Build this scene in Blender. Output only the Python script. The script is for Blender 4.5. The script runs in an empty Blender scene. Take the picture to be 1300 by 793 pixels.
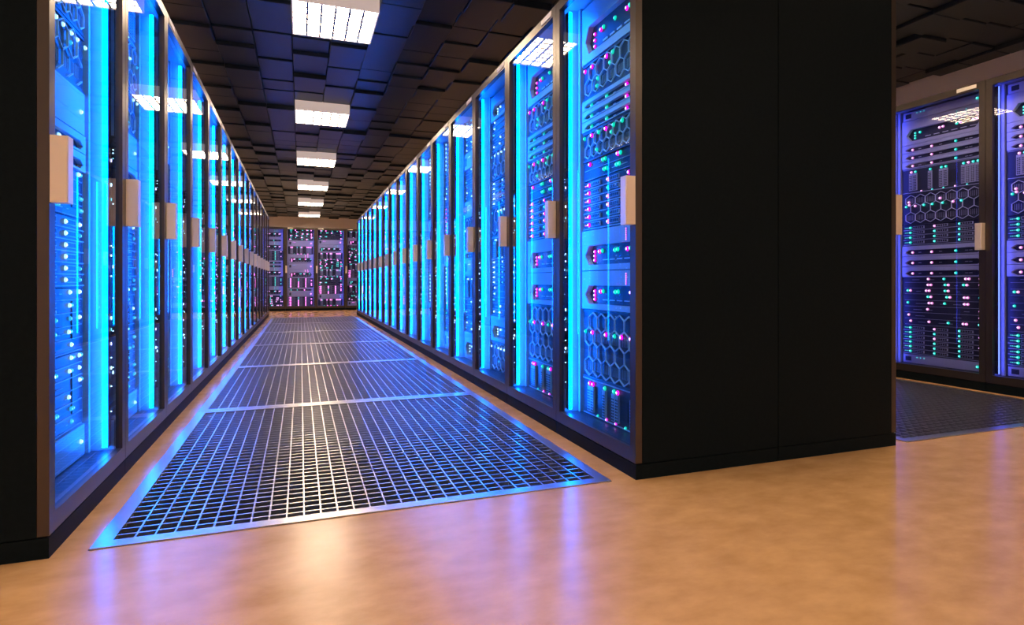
import bpy, math, random
from mathutils import Matrix, Vector

random.seed(7)
scene = bpy.context.scene
COL = scene.collection
PI = math.pi

# ------------------------------------------------------------------ layout (metres, camera foot at 0,0)
EYE = 0.82
XL, XR, XB, XF = -0.70, 1.30, 2.80, 4.80      # rack fronts: west row, east row, back-to-back row, far row
Y0, RW, RD, RH = 2.09, 0.80, 0.75, 2.32       # row start, rack width / depth / height
YE = 17.30                                     # fronts of the racks closing the aisle
CEIL = 3.42
RX0, RX1, RY0, RY1 = -4.9, 7.5, -3.0, 24.9
TILE = 0.385
PLINTH = 0.065


# ------------------------------------------------------------------ materials
def principled(name, col, rough=0.5, metal=0.0, spec=0.5):
    m = bpy.data.materials.new(name)
    m.use_nodes = True
    b = m.node_tree.nodes['Principled BSDF']
    b.inputs['Base Color'].default_value = (*col, 1)
    b.inputs['Roughness'].default_value = rough
    b.inputs['Metallic'].default_value = metal
    b.inputs['Specular IOR Level'].default_value = spec
    return m


def emitter(name, col, strength, sample=True):
    m = bpy.data.materials.new(name)
    m.use_nodes = True
    nt = m.node_tree
    nt.nodes.clear()
    e = nt.nodes.new('ShaderNodeEmission')
    e.inputs[0].default_value = (*col, 1)
    e.inputs[1].default_value = strength
    o = nt.nodes.new('ShaderNodeOutputMaterial')
    nt.links.new(e.outputs[0], o.inputs[0])
    if not sample:
        m.cycles.emission_sampling = 'NONE'
    return m


def noise_mix(m, scale, c1, c2, detail=6.0, stretch=(1, 1, 1), rough=None, bump=0.0, contrast=(0.3, 0.7)):
    nt = m.node_tree
    b = nt.nodes['Principled BSDF']
    tc = nt.nodes.new('ShaderNodeTexCoord')
    mp = nt.nodes.new('ShaderNodeMapping')
    mp.inputs['Scale'].default_value = stretch
    n = nt.nodes.new('ShaderNodeTexNoise')
    n.inputs['Scale'].default_value = scale
    n.inputs['Detail'].default_value = detail
    n.inputs['Roughness'].default_value = 0.6
    r = nt.nodes.new('ShaderNodeValToRGB')
    r.color_ramp.elements[0].color = (*c1, 1)
    r.color_ramp.elements[1].color = (*c2, 1)
    r.color_ramp.elements[0].position = contrast[0]
    r.color_ramp.elements[1].position = contrast[1]
    nt.links.new(tc.outputs['Object'], mp.inputs[0])
    nt.links.new(mp.outputs[0], n.inputs['Vector'])
    nt.links.new(n.outputs['Fac'], r.inputs[0])
    nt.links.new(r.outputs[0], b.inputs['Base Color'])
    if rough:
        mr = nt.nodes.new('ShaderNodeMapRange')
        mr.inputs['To Min'].default_value = rough[0]
        mr.inputs['To Max'].default_value = rough[1]
        nt.links.new(n.outputs['Fac'], mr.inputs['Value'])
        nt.links.new(mr.outputs[0], b.inputs['Roughness'])
    if bump:
        bp = nt.nodes.new('ShaderNodeBump')
        bp.inputs['Strength'].default_value = bump
        bp.inputs['Distance'].default_value = 0.01
        nt.links.new(n.outputs['Fac'], bp.inputs['Height'])
        nt.links.new(bp.outputs[0], b.inputs['Normal'])
    return m


M = {}
M['floor'] = noise_mix(principled('polished_tan_floor', (0.5, 0.3, 0.14), 0.25, 0, 0.5), 7.0,
                       (0.42, 0.225, 0.095), (0.60, 0.35, 0.165), 12, (1, 1.7, 1), (0.13, 0.32), 0.03, (0.25, 0.78))
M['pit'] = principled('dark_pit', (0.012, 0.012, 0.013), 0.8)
M['wall'] = noise_mix(principled('plaster_wall', (0.5, 0.45, 0.45), 0.7), 4, (0.84, 0.80, 0.86), (0.88, 0.84, 0.9))
M['tile'] = noise_mix(principled('slate_ceiling_tile', (0.05, 0.05, 0.06), 0.42, 0, 0.32), 9,
                      (0.012, 0.021, 0.032), (0.026, 0.039, 0.054), 6, (1, 9, 1), (0.32, 0.5), 0.03)
M['void'] = principled('dark_void', (0.01, 0.01, 0.01), 0.9)
M['steel'] = principled('brushed_steel', (0.72, 0.70, 0.68), 0.28, 1.0)
M['black'] = noise_mix(principled('black_powder_coat', (0.012, 0.012, 0.011), 0.55, 0, 0.06), 60,
                       (0.003, 0.0065, 0.009), (0.005, 0.009, 0.012), 3)
M['frame'] = principled('dark_bronze_frame', (0.085, 0.066, 0.055), 0.34, 0.75, 0.5)
M['inner'] = principled('rack_inner_grey', (0.55, 0.56, 0.60), 0.45, 0.2)
M['handle'] = principled('satin_aluminium', (0.92, 0.77, 0.62), 0.36, 0.5)
M['plate'] = principled('pale_plate', (0.75, 0.68, 0.6), 0.5)
M['chassis'] = principled('server_chassis', (0.06, 0.06, 0.08), 0.4, 0.3)
M['bezel'] = principled('pale_bezel', (0.62, 0.60, 0.68), 0.38, 0.15)
M['wire'] = principled('pale_wire', (0.85, 0.82, 0.88), 0.4, 0.1)
M['slot'] = principled('dark_slot', (0.03, 0.03, 0.04), 0.4)
M['lampbox'] = principled('lamp_housing', (0.62, 0.55, 0.52), 0.5)
_b = M['lampbox'].node_tree.nodes['Principled BSDF']      # glow added to the housing sides, lightens ceiling and upper walls
_b.inputs['Emission Color'].default_value = (1.0, 0.76, 0.66, 1)
_b.inputs['Emission Strength'].default_value = 0.45
M['louvre'] = principled('lamp_louvre', (0.08, 0.06, 0.05), 0.5)
M['lamp'] = emitter('lamp_diffuser', (1.0, 0.76, 0.52), 47.0)
M['strip'] = emitter('cyan_light_strip', (0.0, 0.17, 1.0), 54.0)
M['strip_dim'] = emitter('blue_light_strip', (0.08, 0.12, 1.0), 8.0)
LED = {  # coloured rim, near-white core: halo and glare put into the emission colours
    'pink': (emitter('pink_led', (1.0, 0.0, 0.32), 4.5, False), emitter('pink_led_core', (1.0, 0.5, 0.75), 9.0, False)),
    'teal': (emitter('teal_led', (0.0, 0.85, 0.42), 1.4, False), emitter('teal_led_core', (0.35, 1.0, 0.8), 2.2, False)),
    'rose': (emitter('rose_led', (1.0, 0.30, 0.5), 1.6, False), emitter('rose_led_core', (1.0, 0.8, 0.92), 3.0, False)),
    'white': (emitter('white_led', (0.7, 0.8, 1.0), 3.0, False), emitter('white_led_core', (1.0, 0.95, 0.95), 9.0, False)),
    'sky': (emitter('sky_led', (0.05, 0.6, 0.9), 1.4, False), emitter('sky_led_core', (0.5, 1.0, 1.0), 2.5, False)),
}

def glass(name, tint):
    g = bpy.data.materials.new(name)
    g.use_nodes = True
    nt = g.node_tree
    nt.nodes.clear()
    tr = nt.nodes.new('ShaderNodeBsdfTransparent')
    tr.inputs[0].default_value = (*tint, 1)
    gl = nt.nodes.new('ShaderNodeBsdfGlossy')
    gl.inputs['Roughness'].default_value = 0.008
    fr = nt.nodes.new('ShaderNodeFresnel')
    fr.inputs[0].default_value = 1.55
    mx = nt.nodes.new('ShaderNodeMixShader')
    ou = nt.nodes.new('ShaderNodeOutputMaterial')
    ge = nt.nodes.new('ShaderNodeNewGeometry')
    iv = nt.nodes.new('ShaderNodeMath')
    iv.operation = 'SUBTRACT'
    iv.inputs[0].default_value = 1.0
    nt.links.new(ge.outputs['Backfacing'], iv.inputs[1])
    mu = nt.nodes.new('ShaderNodeMath')
    mu.operation = 'MULTIPLY'
    nt.links.new(fr.outputs[0], mu.inputs[0])
    nt.links.new(iv.outputs[0], mu.inputs[1])
    nt.links.new(mu.outputs[0], mx.inputs[0])
    nt.links.new(tr.outputs[0], mx.inputs[1])
    nt.links.new(gl.outputs[0], mx.inputs[2])
    nt.links.new(mx.outputs[0], ou.inputs[0])
    return g


M['glass_strip'] = glass('added_blue_tint_glass', (0.62, 0.86, 1.0))  # tint added to cut warm lamp light and deepen the blue inside
M['glass_strip_dim'] = glass('added_faint_tint_glass', (0.8, 0.82, 1.0))  # weaker tint, added to darken and blue the dimmer racks


# ------------------------------------------------------------------ mesh builder
class MB:
    def __init__(self, *mats):
        self.v, self.f, self.mi, self.mats, self.spots = [], [], [], list(mats), []

    def _m(self, mat):
        if mat is None:
            return 0
        if mat not in self.mats:
            self.mats.append(mat)
        return self.mats.index(mat)

    def box(self, x0, x1, y0, y1, z0, z1, mat=None):
        b = len(self.v)
        self.v += [(x, y, z) for z in (z0, z1) for y in (y0, y1) for x in (x0, x1)]
        self.f += [tuple(b + i for i in q) for q in
                   ((0, 2, 3, 1), (4, 5, 7, 6), (0, 1, 5, 4), (2, 6, 7, 3), (0, 4, 6, 2), (1, 3, 7, 5))]
        self.mi += [self._m(mat)] * 6
        return self

    def cbox(self, x0, x1, y0, y1, z0, z1, c, mat=None):
        """box whose front (-y) and side edges are chamfered by c"""
        b = len(self.v)
        prof = [(x0 + c, y0), (x1 - c, y0), (x1, y0 + c), (x1, y1), (x0, y1), (x0, y0 + c)]
        n = len(prof)
        self.v += [(x, y, z0) for x, y in prof] + [(x, y, z1) for x, y in prof]
        self.f.append(tuple(b + i for i in range(n))[::-1])
        self.f.append(tuple(b + n + i for i in range(n)))
        for i in range(n):
            j = (i + 1) % n
            self.f.append((b + i, b + j, b + n + j, b + n + i))
        self.mi += [self._m(mat)] * (n + 2)
        return self

    def prism(self, pts, y0, y1, mat=None):
        """polygon in x,z extruded along y"""
        b, n = len(self.v), len(pts)
        self.v += [(x, y0, z) for x, z in pts] + [(x, y1, z) for x, z in pts]
        self.f.append(tuple(b + i for i in range(n)))
        self.f.append(tuple(b + n + i for i in range(n))[::-1])
        for i in range(n):
            j = (i + 1) % n
            self.f.append((b + j, b + i, b + n + i, b + n + j))
        self.mi += [self._m(mat)] * (n + 2)
        return self

    def bar(self, p, q, w, y0, y1, mat=None):
        """flat bar between two x,z points"""
        dx, dz = q[0] - p[0], q[1] - p[1]
        L = math.hypot(dx, dz) or 1
        nx, nz = -dz / L * w / 2, dx / L * w / 2
        return self.prism([(p[0] - nx, p[1] - nz), (q[0] - nx, q[1] - nz), (q[0] + nx, q[1] + nz), (p[0] + nx, p[1] + nz)], y0, y1, mat)

    def led(self, x, z, y, r, colour):
        self.spots.append((x, z, y, r, colour))
        return self

    def add_led(self, x, z, y, r, colour):
        n = 8
        outer, core = LED[colour]
        b = len(self.v)
        for rad, yy in ((r, y), (r * 0.86, y - r * 0.45), (r * 0.5, y - r * 0.75)):
            self.v += [(x + rad * math.cos(2 * PI * i / n), yy, z + rad * math.sin(2 * PI * i / n)) for i in range(n)]
        for k in (0, 1):
            for i in range(n):
                j = (i + 1) % n
                self.f.append((b + k * n + i, b + k * n + j, b + k * n + n + j, b + k * n + n + i))
        self.f.append(tuple(b + 2 * n + i for i in range(n)))
        self.mi += [self._m(outer)] * (2 * n) + [self._m(core)]
        return self

    def join(self, o):
        b = len(self.v)
        self.v += o.v
        self.f += [tuple(b + i for i in q) for q in o.f]
        self.mi += [self._m(o.mats[i]) for i in o.mi]
        return self

    def mesh(self, name):
        me = bpy.data.meshes.new(name)
        me.from_pydata(self.v, [], self.f)
        for m in self.mats:
            me.materials.append(m)
        me.polygons.foreach_set('material_index', self.mi)
        me.update()
        return me


def link(name, me, parent=None, label=None):
    o = bpy.data.objects.new(name, me)
    COL.objects.link(o)
    if parent:
        o.parent = parent
    if label:
        o['label'] = label
    return o


def tag(o, label, cat, group=None):
    o['label'], o['category'] = label, cat
    if group:
        o['group'] = group
    return o


def empty(name):
    o = bpy.data.objects.new(name, None)
    o.empty_display_size = 0.1
    COL.objects.link(o)
    return o


def copy_tree(o, parent=None):
    c = o.copy()
    COL.objects.link(c)
    c.parent = parent
    for ch in o.children:
        copy_tree(ch, c)
    return c


def struct(name, mb):
    o = link(name, mb.mesh(name))
    o['kind'] = 'structure'
    return o


# ------------------------------------------------------------------ the room
GX0, GX1 = -0.61, 1.20
GL = 2.0
grates = [(GX0, GX1, Y0 + 0.02 + GL * k) for k in range(6)] + [(2.90, 4.71, Y0 + 0.02 + GL * k) for k in range(2)]
holes = [(GX0, GX1, Y0 + 0.02, Y0 + 0.02 + 6 * GL), (2.90, 4.71, Y0 + 0.02, Y0 + 0.02 + 2 * GL)]


def quad(mb, pts, mat):
    b = len(mb.v)
    mb.v += pts
    mb.f.append(tuple(range(b, b + len(pts))))
    mb.mi.append(mb._m(mat))


fl = MB(M['floor'], M['pit'])
xs = [RX0, GX0, GX1, 2.90, 4.71, RX1]
ys = [RY0, holes[0][2], holes[1][3], holes[0][3], RY1]
for i in range(len(xs) - 1):
    for j in range(len(ys) - 1):
        cx, cy = (xs[i] + xs[i + 1]) / 2, (ys[j] + ys[j + 1]) / 2
        if any(a < cx < b and c < cy < d for a, b, c, d in holes):
            continue
        quad(fl, [(xs[i], ys[j], 0), (xs[i + 1], ys[j], 0), (xs[i + 1], ys[j + 1], 0), (xs[i], ys[j + 1], 0)], M['floor'])
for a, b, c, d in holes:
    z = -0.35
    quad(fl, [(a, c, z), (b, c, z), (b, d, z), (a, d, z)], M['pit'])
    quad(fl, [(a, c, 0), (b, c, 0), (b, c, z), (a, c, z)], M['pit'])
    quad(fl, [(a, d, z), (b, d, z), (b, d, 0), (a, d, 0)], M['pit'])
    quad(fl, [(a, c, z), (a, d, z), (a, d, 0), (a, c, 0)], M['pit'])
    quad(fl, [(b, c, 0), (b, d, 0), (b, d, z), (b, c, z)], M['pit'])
struct('floor', fl)

struct('wall_west', MB(M['wall']).box(RX0 - 0.1, RX0, RY0, RY1, 0, 3.6))
struct('wall_east', MB(M['wall']).box(RX1, RX1 + 0.1, RY0, RY1, 0, 3.6))
struct('wall_north', MB(M['wall']).box(RX0 - 0.1, RX1 + 0.1, RY1, RY1 + 0.1, 0, 3.6))
struct('wall_south', MB(M['wall']).box(RX0 - 0.1, RX1 + 0.1, RY0 - 0.1, RY0, 0, 3.6))

# ceiling lights sit in a 9-tile grid
LP = 9 * TILE
light_cells = [(0.30, 5.80 + LP * k) for k in range(-2, 6)] + [(0.30 + LP, 5.80 + LP * k) for k in range(-2, 5)] + \
              [(0.30 - LP, 5.80 + LP * k) for k in range(-2, 5)]  # far outer-column lights are unseen, added so floor bounce brightens the walls
tx0, ty0 = 0.30 - 14 * TILE, 5.80 - 23 * TILE
nx, ny = 33, 80
ce = MB(M['tile'], M['void'])
for i in range(nx):
    for j in range(ny):
        x, y = tx0 + i * TILE, ty0 + j * TILE
        if x + TILE < RX0 or x > RX1 or y + TILE < RY0 or y > RY1:
            continue
        cx, cy = x + TILE / 2, y + TILE / 2
        drop = random.choice((0.0, 0.0, 0.012, 0.02, 0.03, 0.045, 0.06))
        if any(abs(cx - a) < TILE * 1.01 and abs(cy - b) < TILE * 1.01 for a, b in light_cells):
            drop = 0.0
        g0 = 0.004
        x0, x1 = max(x + g0, RX0), min(x + TILE - g0, RX1)
        y0, y1 = max(y + g0, RY0), min(y + TILE - g0, RY1)
        z, c = CEIL - drop, 0.005
        b = len(ce.v)
        ce.v += [(x0 + c, y0 + c, z), (x1 - c, y0 + c, z), (x1 - c, y1 - c, z), (x0 + c, y1 - c, z),
                 (x0, y0, z + c), (x1, y0, z + c), (x1, y1, z + c), (x0, y1, z + c),
                 (x0, y0, CEIL + 0.05), (x1, y0, CEIL + 0.05), (x1, y1, CEIL + 0.05), (x0, y1, CEIL + 0.05)]
        ce.f.append((b + 3, b + 2, b + 1, b))
        for k in range(4):
            l = (k + 1) % 4
            ce.f.append((b + k, b + l, b + 4 + l, b + 4 + k))
            ce.f.append((b + 4 + k, b + 4 + l, b + 8 + l, b + 8 + k))
        ce.mi += [0] * 9
quad(ce, [(RX0, RY0, CEIL + 0.05), (RX0, RY1, CEIL + 0.05), (RX1, RY1, CEIL + 0.05), (RX1, RY0, CEIL + 0.05)], M['void'])
struct('ceiling', ce)


# ------------------------------------------------------------------ ceiling lights
def make_light():
    root = empty('ceiling_light')
    h = TILE - 0.008
    top, bot = -0.001, -0.15
    fb = MB(M['lampbox'])
    fb.box(-h, h, -h, -h + 0.012, bot, top).box(-h, h, h - 0.012, h, bot, top)
    fb.box(-h, -h + 0.012, -h + 0.012, h - 0.012, bot, top).box(h - 0.012, h, -h + 0.012, h - 0.012, bot, top)
    fb.box(-h + 0.012, h - 0.012, -h + 0.012, h - 0.012, top - 0.012, top)
    link('housing', fb.mesh('light_housing'), root)
    d = MB(M['lamp']).box(-h + 0.013, h - 0.013, -h + 0.013, h - 0.013, bot + 0.012, bot + 0.02)
    link('diffuser', d.mesh('light_diffuser'), root, 'glowing warm white diffuser')
    lv = MB(M['louvre'])
    n = 6
    s = 2 * (h - 0.012) / n
    for i in range(1, n):
        p = -h + 0.012 + s * i
        lv.box(p - 0.009, p + 0.009, -h + 0.012, h - 0.012, bot, bot + 0.011)
        lv.box(-h + 0.012, h - 0.012, p - 0.004, p + 0.004, bot + 0.001, bot + 0.0105)
    link('louvre', lv.mesh('light_louvre'), root, 'thin dark cross bars')
    return root


lt = make_light()
ORD = ['first', 'second', 'third', 'fourth', 'fifth', 'sixth', 'seventh', 'eighth', 'ninth', 'tenth', 'eleventh', 'twelfth',
       'thirteenth', 'fourteenth', 'fifteenth', 'sixteenth']
for i, (x, y) in enumerate(light_cells):
    o = lt if i == 0 else copy_tree(lt)
    o.location = (x, y, CEIL)
    if i < 8:
        k = i - 2
        lab = ('square warm ceiling light %s from the camera end over the grated aisle' % ORD[k]) if k >= 0 else \
              ('square warm ceiling light over the bare tan floor, %s the grated aisle' % ('just before' if k == -1 else 'well before'))
        tag(o, lab, 'ceiling light', 'ceiling lights over the grated aisle')
    elif i < 15:
        tag(o, 'square warm ceiling light over the second aisle beyond the wide black end, %s one' % ORD[i - 8],
            'ceiling light', 'ceiling lights over the second aisle')
    else:
        tag(o, 'square warm ceiling light behind the thin-ended rack row, %s one' % ORD[i - 15],
            'ceiling light', 'ceiling lights behind the thin-ended row')


# ------------------------------------------------------------------ floor grates
def make_grate():
    root = empty('floor_grate')
    w, l = (GX1 - GX0) / 2 - 0.003, GL / 2 - 0.003
    fb = MB(M['steel'])
    fw, t, b = 0.05, 0.0, -0.035
    fb.box(-w, w, -l, -l + fw, b, t).box(-w, w, l - fw, l, b, t)
    fb.box(-w, -w + fw, -l + fw, l - fw, b, t).box(w - fw, w, -l + fw, l - fw, b, t)
    link('frame', fb.mesh('grate_frame'), root)
    gb = MB(M['steel'])
    n, m = 30, 38
    sx, sy = 2 * (w - fw) / n, 2 * (l - fw) / m
    for i in range(1, n):
        x = -w + fw + sx * i
        gb.box(x - 0.0028, x + 0.0028, -l + fw, l - fw, b, t - 0.003)
    for j in range(1, m):
        y = -l + fw + sy * j
        gb.box(-w + fw, w - fw, y - 0.0032, y + 0.0032, b + 0.012, t - 0.005)
    link('grating', gb.mesh('grate_bars'), root)
    return root


gr = make_grate()
for i, (x0, x1, y) in enumerate(grates):
    o = gr if i == 0 else copy_tree(gr)
    o.location = ((x0 + x1) / 2, y + GL / 2, 0.004)
    if i < 6:
        tag(o, 'steel floor grate %s from the camera end of the blue-lit main aisle' % ORD[i], 'floor grate',
            'floor grates along the main aisle')
    else:
        tag(o, 'brownish floor grate %s in the second aisle past the wide black end' % ORD[i - 6], 'floor grate',
            'floor grates in the second aisle')


# ------------------------------------------------------------------ server racks (front at y=0 facing -y, origin on the floor)
def make_rack(hs, strip):
    """hs: side of the handle (+1/-1 along x); the light strip is on the other side"""
    root = empty('server_rack')
    w, t = RW / 2 - 0.0015, 0.02
    link('plinth', MB(M['black']).box(-w, w, 0.001, RD - 0.002, 0, PLINTH - 0.004)
         .box(-w + 0.006, w - 0.006, 0.007, RD - 0.008, PLINTH - 0.004, PLINTH).mesh('rack_plinth'), root)
    z0, z1 = PLINTH, RH
    sh = MB(M['black'], M['inner'])
    yf = 0.032
    wb = RD - 0.002
    sh.box(-w, -w + t - 0.002, yf, wb, z0, z1).box(w - t + 0.002, w, yf, wb, z0, z1)
    sh.box(-w + t - 0.002, w - t + 0.002, yf, wb, z1 - t, z1).box(-w + t - 0.002, w - t + 0.002, yf, wb, z0, z0 + t)
    sh.box(-w + t - 0.002, w - t + 0.002, wb - t, wb, z0 + t, z1 - t)
    link('cabinet_shell', sh.mesh('rack_shell'), root)
    ln = MB(M['inner'])
    e = 0.0015
    ln.box(-w + t - e, -w + t + e, yf, wb - t, z0 + t, z1 - t).box(w - t - e, w - t + e, yf, wb - t, z0 + t, z1 - t)
    ln.box(-w + t + e, w - t - e, yf, wb - t, z0 + t, 0.118, M['slot']).box(-w + t + e, w - t - e, yf, wb - t, z1 - t - 0.012, z1 - t - 0.001)
    ln.box(-w + t + e, w - t - e, wb - t - 0.006, wb - t - 0.001, 0.118, z1 - t - 0.012)
    link('inner_lining', ln.mesh('rack_lining'), root)
    rl = MB(M['inner'])
    for s in (-1, 1):
        rl.box(s * 0.352 - 0.010, s * 0.352 + 0.010, 0.115, 0.135, 0.119, 2.285)
        rl.box(s * 0.352 - 0.010, s * 0.352 + 0.010, 0.600, 0.620, 0.119, 2.285)
    link('mounting_rails', rl.mesh('rack_rails'), root)
    # door
    st, top, bot = 0.043, 0.05, 0.058
    df = MB(M['frame'])
    a, b = 0.0, 0.030
    df.box(-w, -w + st, a, b, z0 + 0.002, z1).box(w - st, w, a, b, z0 + 0.002, z1)
    df.box(-w + st, w - st, a, b, z1 - top, z1).box(-w + st, w - st, a, b, z0 + 0.002, z0 + 0.002 + bot)
    door = link('door', df.mesh('door_frame'), root)
    link('glass_pane', MB(M['glass_' + strip]).box(-w + st - 0.004, w - st + 0.004, 0.012, 0.017, z0 + bot - 0.002, z1 - top + 0.004)
         .mesh('door_glass'), door, 'reflective glass with an added blue tint')
    hx0, hx1 = sorted((hs * w, hs * (w - 0.046)))
    hb = MB(M['handle'])
    hb.cbox(hx0, hx1, -0.046, -0.001, 1.055, 1.255, 0.003)
    link('handle', hb.mesh('door_handle'), door, 'satin metal block handle')
    px0, px1 = sorted((hs * (w - 0.06), hs * (w - 0.20)))
    link('name_plate', MB(M['plate']).box(px0, px1, -0.004, 0.0, z1 - 0.038, z1 - 0.010).mesh('door_plate'), door, 'small blank pale plate')
    # light strip on the inner side wall
    ss = -hs
    xi = ss * (w - t - e)
    sb = MB(M[strip])
    xc, yc, rr = xi - ss * 0.024, 0.061, 0.010
    b0 = len(sb.v)
    for zz in (0.135, 2.262):
        sb.v += [(xc + rr * math.cos(PI * q / 6), yc + rr * math.sin(PI * q / 6), zz) for q in range(12)]
    for q in range(12):
        sb.f.append((q, (q + 1) % 12, 12 + (q + 1) % 12, 12 + q))
    sb.f += [tuple(range(12))[::-1], tuple(range(12, 24))]
    sb.mi += [0] * 14
    tube = link('light_strip', sb.mesh('rack_light_tube'), root, 'glowing blue light tube')
    br = MB(M['slot'])
    br.box(*sorted((xi, xi - ss * 0.034)), 0.0465, 0.0490, 0.135, 2.262)  # added shield on the glass side, keeps tube light off the front wall
    for zz in (0.14, 0.8, 1.5, 2.25):
        br.box(*sorted((xi, xi - ss * 0.018)), 0.057, 0.063, zz, zz + 0.008)
    link('light_shield', br.mesh('rack_tube_shield'), tube, 'added dark light shield and clips at the tube')
    # tiny side indicator dots near the door
    rnd = random.Random(5)
    dots = MB(M['slot']).box(*sorted((xi, xi - ss * 0.0008)), 0.034, 0.0455, 0.24, 1.43)
    for k in range(26):
        z = 0.25 + rnd.random() * 1.15
        yy = 0.037 + rnd.choice((0.0, 0.006))
        c = LED[rnd.choice(('white', 'white', 'pink', 'sky'))][1]
        dots.box(*sorted((xi, xi - ss * 0.002)), yy, yy + 0.003, z, z + rnd.choice((0.004, 0.004, 0.012)), c)
    link('indicator_lights', dots.mesh('rack_dots'), root, 'tiny indicator dots on the inner side')
    return root


# ------------------------------------------------------------------ servers (front at y=0 facing -y, centred on x, base at z=0)
SW = 0.33
SDEPTH = 0.46
PAL = {'magenta': ('pink', 'teal', 'pink'), 'mint': ('teal', 'rose', 'teal'), 'ice': ('white', 'sky', 'white'), 'neon': ('pink', 'teal', 'sky')}


def chassis(h, inset=0.012):
    return MB(M['chassis']).box(-SW, SW, inset, SDEPTH, 0.001, h - 0.002)


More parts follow.
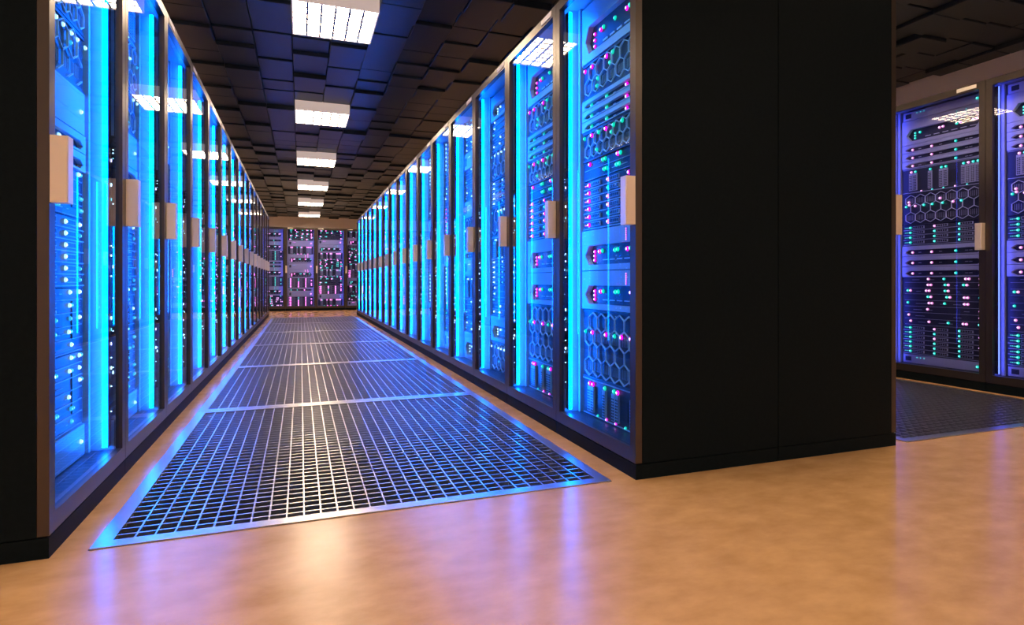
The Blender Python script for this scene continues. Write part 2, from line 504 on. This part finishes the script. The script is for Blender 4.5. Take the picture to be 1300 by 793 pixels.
def build_server(kind, h, pal, r, seed, mode):
    rnd = random.Random(seed * 131 + int(h * 1000))
    c1, c2, c3 = PAL[pal]
    body, face, leds, extra = chassis(h), MB(M['bezel']), MB(), None
    H = h - 0.002
    carriers = []
    if kind == 'slotted':            # pale front with a long dark slot that tapers at its ends
        body = chassis(h, 0.03)
        mt, mb_ = h * 0.60, h * 0.14
        a, p = SW - 0.075, SW - 0.035
        zt, zb, zm = H - mt * 0.62 if h > 0.12 else H * 0.74, mb_, 0
        zm = (zt + zb) / 2
        face.box(-SW, SW, 0, 0.03, zt, H).box(-SW, SW, 0, 0.03, 0.001, zb)
        for s in (-1, 1):
            for zc, z2 in ((zb, zm), (zm, zt)):
                lo, hi = (a, p) if zc == zb else (p, a)
                face.prism([(s * SW, zc), (s * lo, zc), (s * hi, z2), (s * SW, z2)][::s], 0, 0.03)
        n = 4 if h > 0.12 else 3
        for i in range(n):
            x = -0.2 + 0.42 * (i + 0.3 * rnd.random()) / (n - 1)
            if h > 0.12 and rnd.random() < 0.8:
                leds.led(x + 0.028, zm + (zt - zb) * 0.2, 0.028, r, c2)
            leds.led(x, zm + (zt - zb) * 0.18 * (h > 0.12), 0.028, r, c1 if i % 2 == 0 else c2)
        if h > 0.12:
            for k in range(3):
                leds.led(-0.235, zb + (zt - zb) * (0.25 + 0.22 * k), 0.028, r * 0.85, c1)
            for k in range(6):
                leds.led(0.12, zt + (H - zt) * (0.12 + 0.13 * k), 0.0, r * 0.32, c3)
                leds.led(0.19, zt + (H - zt) * (0.12 + 0.13 * k), 0.0, r * 0.32, c1)
        extra = MB(M['wire'])
        for k in range(6):
            x = -0.15 + 0.07 * k
            extra.box(x, x + 0.045, 0.026, 0.03, zb + (zt - zb) * 0.22, zb + (zt - zb) * 0.27)
        nm = 'slot_trim'
    elif kind == 'blade':            # slim pale unit, long narrow tapered recess
        body = chassis(h, 0.02)
        zt, zb = H * 0.62, H * 0.12
        zm = (zt + zb) / 2
        face.box(-SW, SW, 0, 0.02, zt, H).box(-SW, SW, 0, 0.02, 0.001, zb)
        for s in (-1, 1):
            face.prism([(s * SW, zb), (s * 0.27, zb), (s * 0.305, zm), (s * SW, zm)][::s], 0, 0.02)
            face.prism([(s * SW, zm), (s * 0.305, zm), (s * 0.27, zt), (s * SW, zt)][::s], 0, 0.02)
        for x, c in ((-0.25, c2), (-0.09, c2), (0.10, c1)):
            leds.led(x, zm, 0.018, r, c)
        extra = MB(M['wire'])
        for x in (-0.2, -0.03, 0.17, 0.2):
            extra.box(x, x + 0.022, 0.017, 0.02, zm - 0.002, zm + 0.002)
        nm = 'slot_trim'
    elif kind == 'honeycomb':        # dark vent behind a honeycomb grille
        face = MB(M['chassis'])
        face.box(-SW, SW, 0.004, 0.012, 0.001, 0.012).box(-SW, SW, 0.004, 0.012, H - 0.012, H)
        extra = MB(M['wire'])
        rows = max(1, round((h - 0.03) / 0.085))
        R = (h - 0.03) / (1.5 * rows + 0.5)
        dx = R * math.sqrt(3)
        seen = set()
        full = rnd.random() < 0.6
        for row in range(rows):
            cz = 0.014 + R + 1.5 * R * row
            cx = -SW + dx / 2 + 0.03 + (dx / 2 if row % 2 else 0)
            while cx + dx / 2 < SW - 0.012:
                pts = [(cx + R * math.cos(PI / 6 + PI / 3 * k), cz + R * math.sin(PI / 6 + PI / 3 * k)) for k in range(6)]
                for k in range(6):
                    p_, q_ = pts[k], pts[(k + 1) % 6]
                    key = tuple(sorted(((round(p_[0], 3), round(p_[1], 3)), (round(q_[0], 3), round(q_[1], 3)))))
                    if key not in seen and (full or rnd.random() < 0.8):
                        seen.add(key)
                        extra.bar(p_, q_, 0.0036, 0.0, 0.008)
                for k in range(-2, 3):
                    extra.bar((cx + k * R * 0.28, cz - R * 0.45), (cx + k * R * 0.28, cz + R * 0.45), 0.002, 0.010, 0.0118, M['bezel']) if row % 2 == 0 else None
                cx += dx
        nl = 9
        zl = 0.014 + R + 1.5 * R * (rows // 2) + R * 0.5 * (1 if rows > 1 else 0)
        for i in range(nl):
            if rnd.random() < 0.86:
                leds.led(-0.29 + 0.6 * i / (nl - 1) + rnd.uniform(-0.008, 0.008), zl, -0.001, r, rnd.choice((c1, c1, c2, c3)))
        for i in range(3):
            leds.led(rnd.uniform(-0.28, 0.28), rnd.uniform(0.03, H - 0.03), 0.006, r, c2)
        nm = 'honeycomb_grille'
    elif kind == 'drives':           # tall perforated drive carriers with lights on top
        face = MB(M['bezel']).box(-SW, SW, 0.006, 0.0118, 0.001, 0.006).box(-SW, SW, 0.006, 0.0118, H - 0.006, H)
        extra = MB(M['slot'])
        xsd = (-0.27, -0.235, -0.11, -0.02, 0.015, 0.15, 0.185, 0.22, 0.255)
        for x in xsd:
            carriers.append(MB(M['bezel'], M['slot']).box(x, x + 0.030, 0.0, 0.0115, h * 0.10, h * 0.80))
            n = int(h * 0.62 / 0.014)
            for k in range(n):
                z = h * 0.13 + 0.014 * k
                carriers[-1].box(x + 0.004, x + 0.013, -0.0012, 0.0, z, z + 0.008, M['slot'])
                carriers[-1].box(x + 0.017, x + 0.026, -0.0012, 0.0, z, z + 0.008, M['slot'])
            leds.led(x + 0.015, h * 0.86, 0.009, r, rnd.choice((c1, c2, c1)))
        for i in range(5):
            leds.led(-0.17 + 0.09 * i, 0.010, 0.010, r * 0.7, c1 if i % 3 else c2)
        extra.box(0.05, 0.12, 0.009, 0.0118, h * 0.2, h * 0.7)
        nm = 'access_hatch'
    elif kind == 'ported':           # rows of sockets with columns of lights
        face = MB(M['bezel'])
        rows = max(2, round(h / 0.042))
        rh = (h - 0.01) / rows
        extra = MB(M['slot'])
        for k in range(rows):
            z = 0.006 + rh * k
            face.box(-SW, SW, 0.006, 0.012, z, z + 0.004)
            for gx in (-0.27, -0.08, 0.11):
                face.box(gx + 0.03, gx + 0.125, 0.004, 0.0118, z + rh * 0.30, z + rh * 0.82)
                for q in range(5):
                    extra.box(gx + 0.034 + q * 0.018, gx + 0.048 + q * 0.018, 0.0028, 0.004, z + rh * 0.38, z + rh * 0.74)
            for i, x in enumerate((-0.262, -0.06, 0.135, 0.285)):
                if i < 3 or rnd.random() < 0.4:
                    leds.led(x, z + rh * 0.55, 0.008, r, c1 if (i % 2 == 0 or rnd.random() < 0.5) else c2)
            for q in range(4):
                leds.led(-0.31 + 0.011 * q, z + rh * 0.55, 0.010, r * 0.3, c3)
        nm = 'sockets'
    elif kind == 'dotted':           # dark front with scattered lights and thin lines
        face = MB(M['bezel'])
        rows = max(2, round(h / 0.05))
        rh = h / rows
        for k in range(rows):
            z = rh * k + 0.004
            face.box(-SW + 0.02, SW - 0.02, 0.006, 0.012, z, z + 0.0022)
            for q in range(rnd.randint(2, 4)):
                x = rnd.uniform(-0.28, 0.2)
                face.box(x, x + rnd.uniform(0.02, 0.07), 0.009, 0.0118, z + rh * 0.45, z + rh * 0.45 + 0.003)
            for x in (-0.27, -0.12, 0.03, 0.18, 0.29):
                if rnd.random() < 0.72:
                    xx = min(x + rnd.uniform(-0.02, 0.02), 0.285)
                    leds.led(xx, z + rh * 0.6, 0.009, r, rnd.choice((c1, c2)))
                    if rnd.random() < 0.45:
                        leds.led(xx + r * 2.1, z + rh * 0.6, 0.009, r, c2)
        extra = MB(M['slot']).box(0.21, 0.27, 0.008, 0.0118, h * 0.2, h * 0.8)
        nm = 'access_hatch'
    else:                            # 'blank': plain pale front with dark grip and a single light
        body = chassis(h, 0.02)
        face.cbox(-SW, SW, 0, 0.02, 0.001, H, 0.012)
        leds.led(0.27, h * 0.5, -0.0005, r, c1)
        for k in range(3):
            leds.led(-0.2 + 0.03 * k, h * 0.7, -0.0005, r * 0.4, c3)
        extra = MB(M['slot']).box(-0.30, -0.25, -0.001, 0.0, h * 0.25, h * 0.75)
        nm = 'grip'
    if mode != 'full':
        for sp in leds.spots:
            leds.add_led(*sp)
        leds.spots = []
    else:
        for sp in leds.spots:
            if sp[3] < r * 0.6:
                leds.add_led(*sp)
        leds.spots = [sp for sp in leds.spots if sp[3] >= r * 0.6]
    return [('chassis', body), ('front_bezel', face), (nm, extra)] + [('drive_carrier', c) for c in carriers] + [('activity_lights' if mode == 'full' else 'indicator_lights', leds)]


LED_MESH = {}
LED_WORD = {'pink': 'magenta', 'teal': 'green', 'rose': 'pale pink', 'white': 'white', 'sky': 'cyan'}


def lone_led(r, colour):
    key = (round(r, 4), colour)
    if key not in LED_MESH:
        mb = MB()
        mb.add_led(0, 0, 0, r, colour)
        LED_MESH[key] = mb.mesh('indicator_' + colour)
    return LED_MESH[key]


WORD = {'slotted': 'dark-slotted pale server', 'blade': 'slim tapered-slot server', 'honeycomb': 'honeycomb-vent server',
        'drives': 'drive-carrier server', 'ported': 'socketed server', 'dotted': 'many-light dark server', 'blank': 'plain pale server'}
LIGHTS = {'magenta': 'magenta-lit', 'mint': 'green-lit', 'ice': 'white-lit', 'neon': 'pink-and-teal-lit'}
PROTO = {}


def server(kind, h, pal, r, seed, mode):
    key = (kind, round(h, 3), pal, r, seed % 3, mode)
    if key in PROTO:
        return copy_tree(PROTO[key])
    parts = build_server(kind, h, pal, r, seed % 3, mode)
    if mode == 'single':
        mb = MB()
        for n, p in parts:
            mb.join(p)
        o = link('server_unit', mb.mesh('server_' + kind))
    else:
        o = empty('server_unit')
        for n, p in parts:
            if p.f:
                link(n, p.mesh('server_' + kind + '_' + n), o)
            for x, z, y, rr, c in p.spots:
                d = link('indicator_light', lone_led(rr, c), o, LED_WORD[c] + ' indicator light')
                d.location = (x, y, z)
    PROTO[key] = o
    return o


def fill_rack(T, stack, pal, r, where, group, mode='parts', seed=0, z=0.122, shared=None):
    n = len(stack)
    total = sum(h for _, h in stack)
    avail = 2.262 - z
    k = avail / total
    for i, (kind, h) in enumerate(stack):
        h = round(h * k, 4)
        p = pal if isinstance(pal, str) else pal[i % len(pal)]
        o = server(kind, h, p, r, seed + i, mode)
        o.matrix_world = T @ Matrix.Translation((0, 0.122, z))
        pos = n - 1 - i
        place = 'on top' if pos == 0 else ('at the bottom' if pos == n - 1 else ORD[pos] + ' from top')
        lab = shared or '%s %s, %s' % (WORD[kind], place, where)
        tag(o, lab, 'server', group)
        z += h + 0.0008


def frame_at(x, y, face):
    """transform of a rack whose front centre stands at x,y and faces 'east', 'west' or 'south'"""
    a = {'west': -PI / 2, 'east': PI / 2, 'south': 0.0}[face]
    return Matrix.Translation((x, y, 0)) @ Matrix.Rotation(a, 4, 'Z')


# bottom -> top stacks
NEAR_EAST = [('drives', 0.19), ('honeycomb', 0.36), ('slotted', 0.20), ('slotted', 0.21), ('ported', 0.26), ('dotted', 0.10),
             ('honeycomb', 0.16), ('blade', 0.055), ('blade', 0.055), ('blade', 0.055), ('honeycomb', 0.19), ('slotted', 0.30)]
FAR_ROW = [('blank', 0.07), ('ported', 0.24), ('dotted', 0.25), ('dotted', 0.14), ('blade', 0.085), ('blade', 0.085), ('blade', 0.085),
           ('ported', 0.17), ('honeycomb', 0.26), ('drives', 0.20), ('blade', 0.065), ('blade', 0.065), ('blade', 0.065), ('slotted', 0.20), ('blank', 0.07)]
NEAR_WEST = [('blank', 0.12), ('dotted', 0.28), ('dotted', 0.24), ('ported', 0.26), ('dotted', 0.18), ('blade', 0.07), ('blade', 0.07),
             ('blank', 0.16), ('honeycomb', 0.22), ('honeycomb', 0.24), ('drives', 0.20)]
KINDS = ('slotted', 'honeycomb', 'drives', 'ported', 'dotted', 'blade', 'slotted', 'blank', 'ported', 'dotted')
HGT = {'slotted': 0.20, 'honeycomb': 0.24, 'drives': 0.18, 'ported': 0.21, 'dotted': 0.24, 'blade': 0.075, 'blank': 0.12}


def random_stack(seed, n):
    rnd = random.Random(seed)
    out, last = [], None
    while len(out) < n:
        k = rnd.choice(KINDS)
        if k == last and k != 'blade':
            continue
        out.append((k, HGT[k]))
        last = k
    return out


rack_r = make_rack(+1, 'strip')       # handle on +x
rack_l = make_rack(-1, 'strip')       # handle on -x
dim_r = make_rack(+1, 'strip_dim')
dim_l = make_rack(-1, 'strip_dim')
used = set()


def place_rack(proto, T, label, group):
    o = proto if proto.name not in used else copy_tree(proto)
    used.add(proto.name)
    o.matrix_world = T
    return tag(o, label, 'server rack', group)


# row along the east side of the aisle (its end panel is the wide black block)
NROW = 16
for k in range(NROW):
    T = frame_at(XR, Y0 + RW * (k + 0.5), 'west')
    place_rack(rack_r, T, 'cyan-lit glass-door rack, %s from camera end of the wide black-ended row' % ORD[k], 'racks of the wide black-ended row')
    where = '%s rack from camera end, wide black-ended row' % ORD[k]
    if k == 0:
        fill_rack(T, NEAR_EAST, 'magenta', 0.012, where, 'servers in the wide black-ended row', 'full')
    elif k == 1:
        fill_rack(T, NEAR_EAST[:], 'magenta', 0.012, where, 'servers in the wide black-ended row', 'full')
    elif k < 4:
        fill_rack(T, random_stack(40 + k, 10), 'ice', 0.0095, where, 'servers in the wide black-ended row', seed=k)
    elif k < 8:
        fill_rack(T, random_stack(40 + k % 2, 7), ('ice', 'magenta', 'ice'), 0.011, where, 'servers in the wide black-ended row', 'single', k)

# row along the west side of the aisle
for k in range(NROW):
    T = frame_at(XL, Y0 + RW * (k + 0.5), 'east')
    place_rack(rack_l, T, 'cyan-lit glass-door rack, %s from camera end of the thin-ended row' % ORD[k], 'racks of the thin-ended row')
    where = '%s rack from camera end, thin-ended row' % ORD[k]
    if k < 2:
        fill_rack(T, NEAR_WEST, 'ice', 0.0095, where, 'servers in the thin-ended row', 'full', seed=k)
    elif k < 7:
        fill_rack(T, random_stack(60 + k % 2, 7), ('ice', 'magenta'), 0.011, where, 'servers in the thin-ended row', 'single', k)

# the rack standing back to back with the east row: its side is the other half of the black block
T = frame_at(XB, Y0 + RW * 0.5, 'east')
place_rack(dim_l, T, 'rack whose plain black side forms the far half of the wide black end', 'racks backing the wide black-ended row')
for k in (1, 2):
    T = frame_at(XB, Y0 + RW * (k + 0.5), 'east')
    place_rack(dim_l, T, 'blue-lit rack behind the wide black end, facing the second aisle, %s along' % ORD[k], 'racks backing the wide black-ended row')

# far row across the second aisle
for k in range(3):
    T = frame_at(XF, Y0 + RW * (k + 0.5), 'west')
    place_rack(dim_r, T, 'dim blue rack with purple and green lights, %s in the row across second aisle' % ORD[k], 'racks across the second aisle')
    fill_rack(T, FAR_ROW, 'mint', 0.0115, '%s rack across the second aisle' % ORD[k], 'servers across the second aisle', 'full' if k < 2 else 'parts', seed=0)

# racks closing the aisle
ENDP = ('mint', 'mint', ('magenta', 'neon'), ('neon', 'mint', 'magenta'), ('magenta', 'mint'), 'mint')
for k in range(4):
    T = frame_at(-0.8 + RW * k, YE, 'south')
    place_rack(dim_l, T, 'dark rack with pink and green lights closing the aisle, %s along from the thin-ended row' % ORD[k], 'racks closing the aisle')
    fill_rack(T, random_stack(80 + k, 10), ENDP[k + 1], 0.016, '%s rack along, closing the aisle' % ORD[k], 'servers closing the aisle', seed=k)

# ------------------------------------------------------------------ world, camera, colour
w = bpy.data.worlds.new('world')
scene.world = w
w.use_nodes = True
w.node_tree.nodes['Background'].inputs[0].default_value = (0.02, 0.02, 0.03, 1)
w.node_tree.nodes['Background'].inputs[1].default_value = 0.2

cam = bpy.data.cameras.new('camera')
cam.sensor_width = 36
F = 741.0
cam.lens = 36 * F / 1300
cam.shift_y = -39.5 / 1300
cam.clip_start = 0.05
co = bpy.data.objects.new('camera', cam)
COL.objects.link(co)
co.location = (0, 0, EYE)
co.rotation_euler = (PI / 2, 0, -math.radians(19.9))
scene.camera = co

vs = scene.view_settings
vs.view_transform = 'Standard'
vs.look = 'None'
vs.gamma = 1
vs.use_curve_mapping = False
vs.exposure = 0.0
cy = scene.cycles
cy.max_bounces = 8
cy.diffuse_bounces = 3
cy.glossy_bounces = 4
cy.transparent_max_bounces = 24
cy.sample_clamp_indirect = 6
cy.use_denoising = True
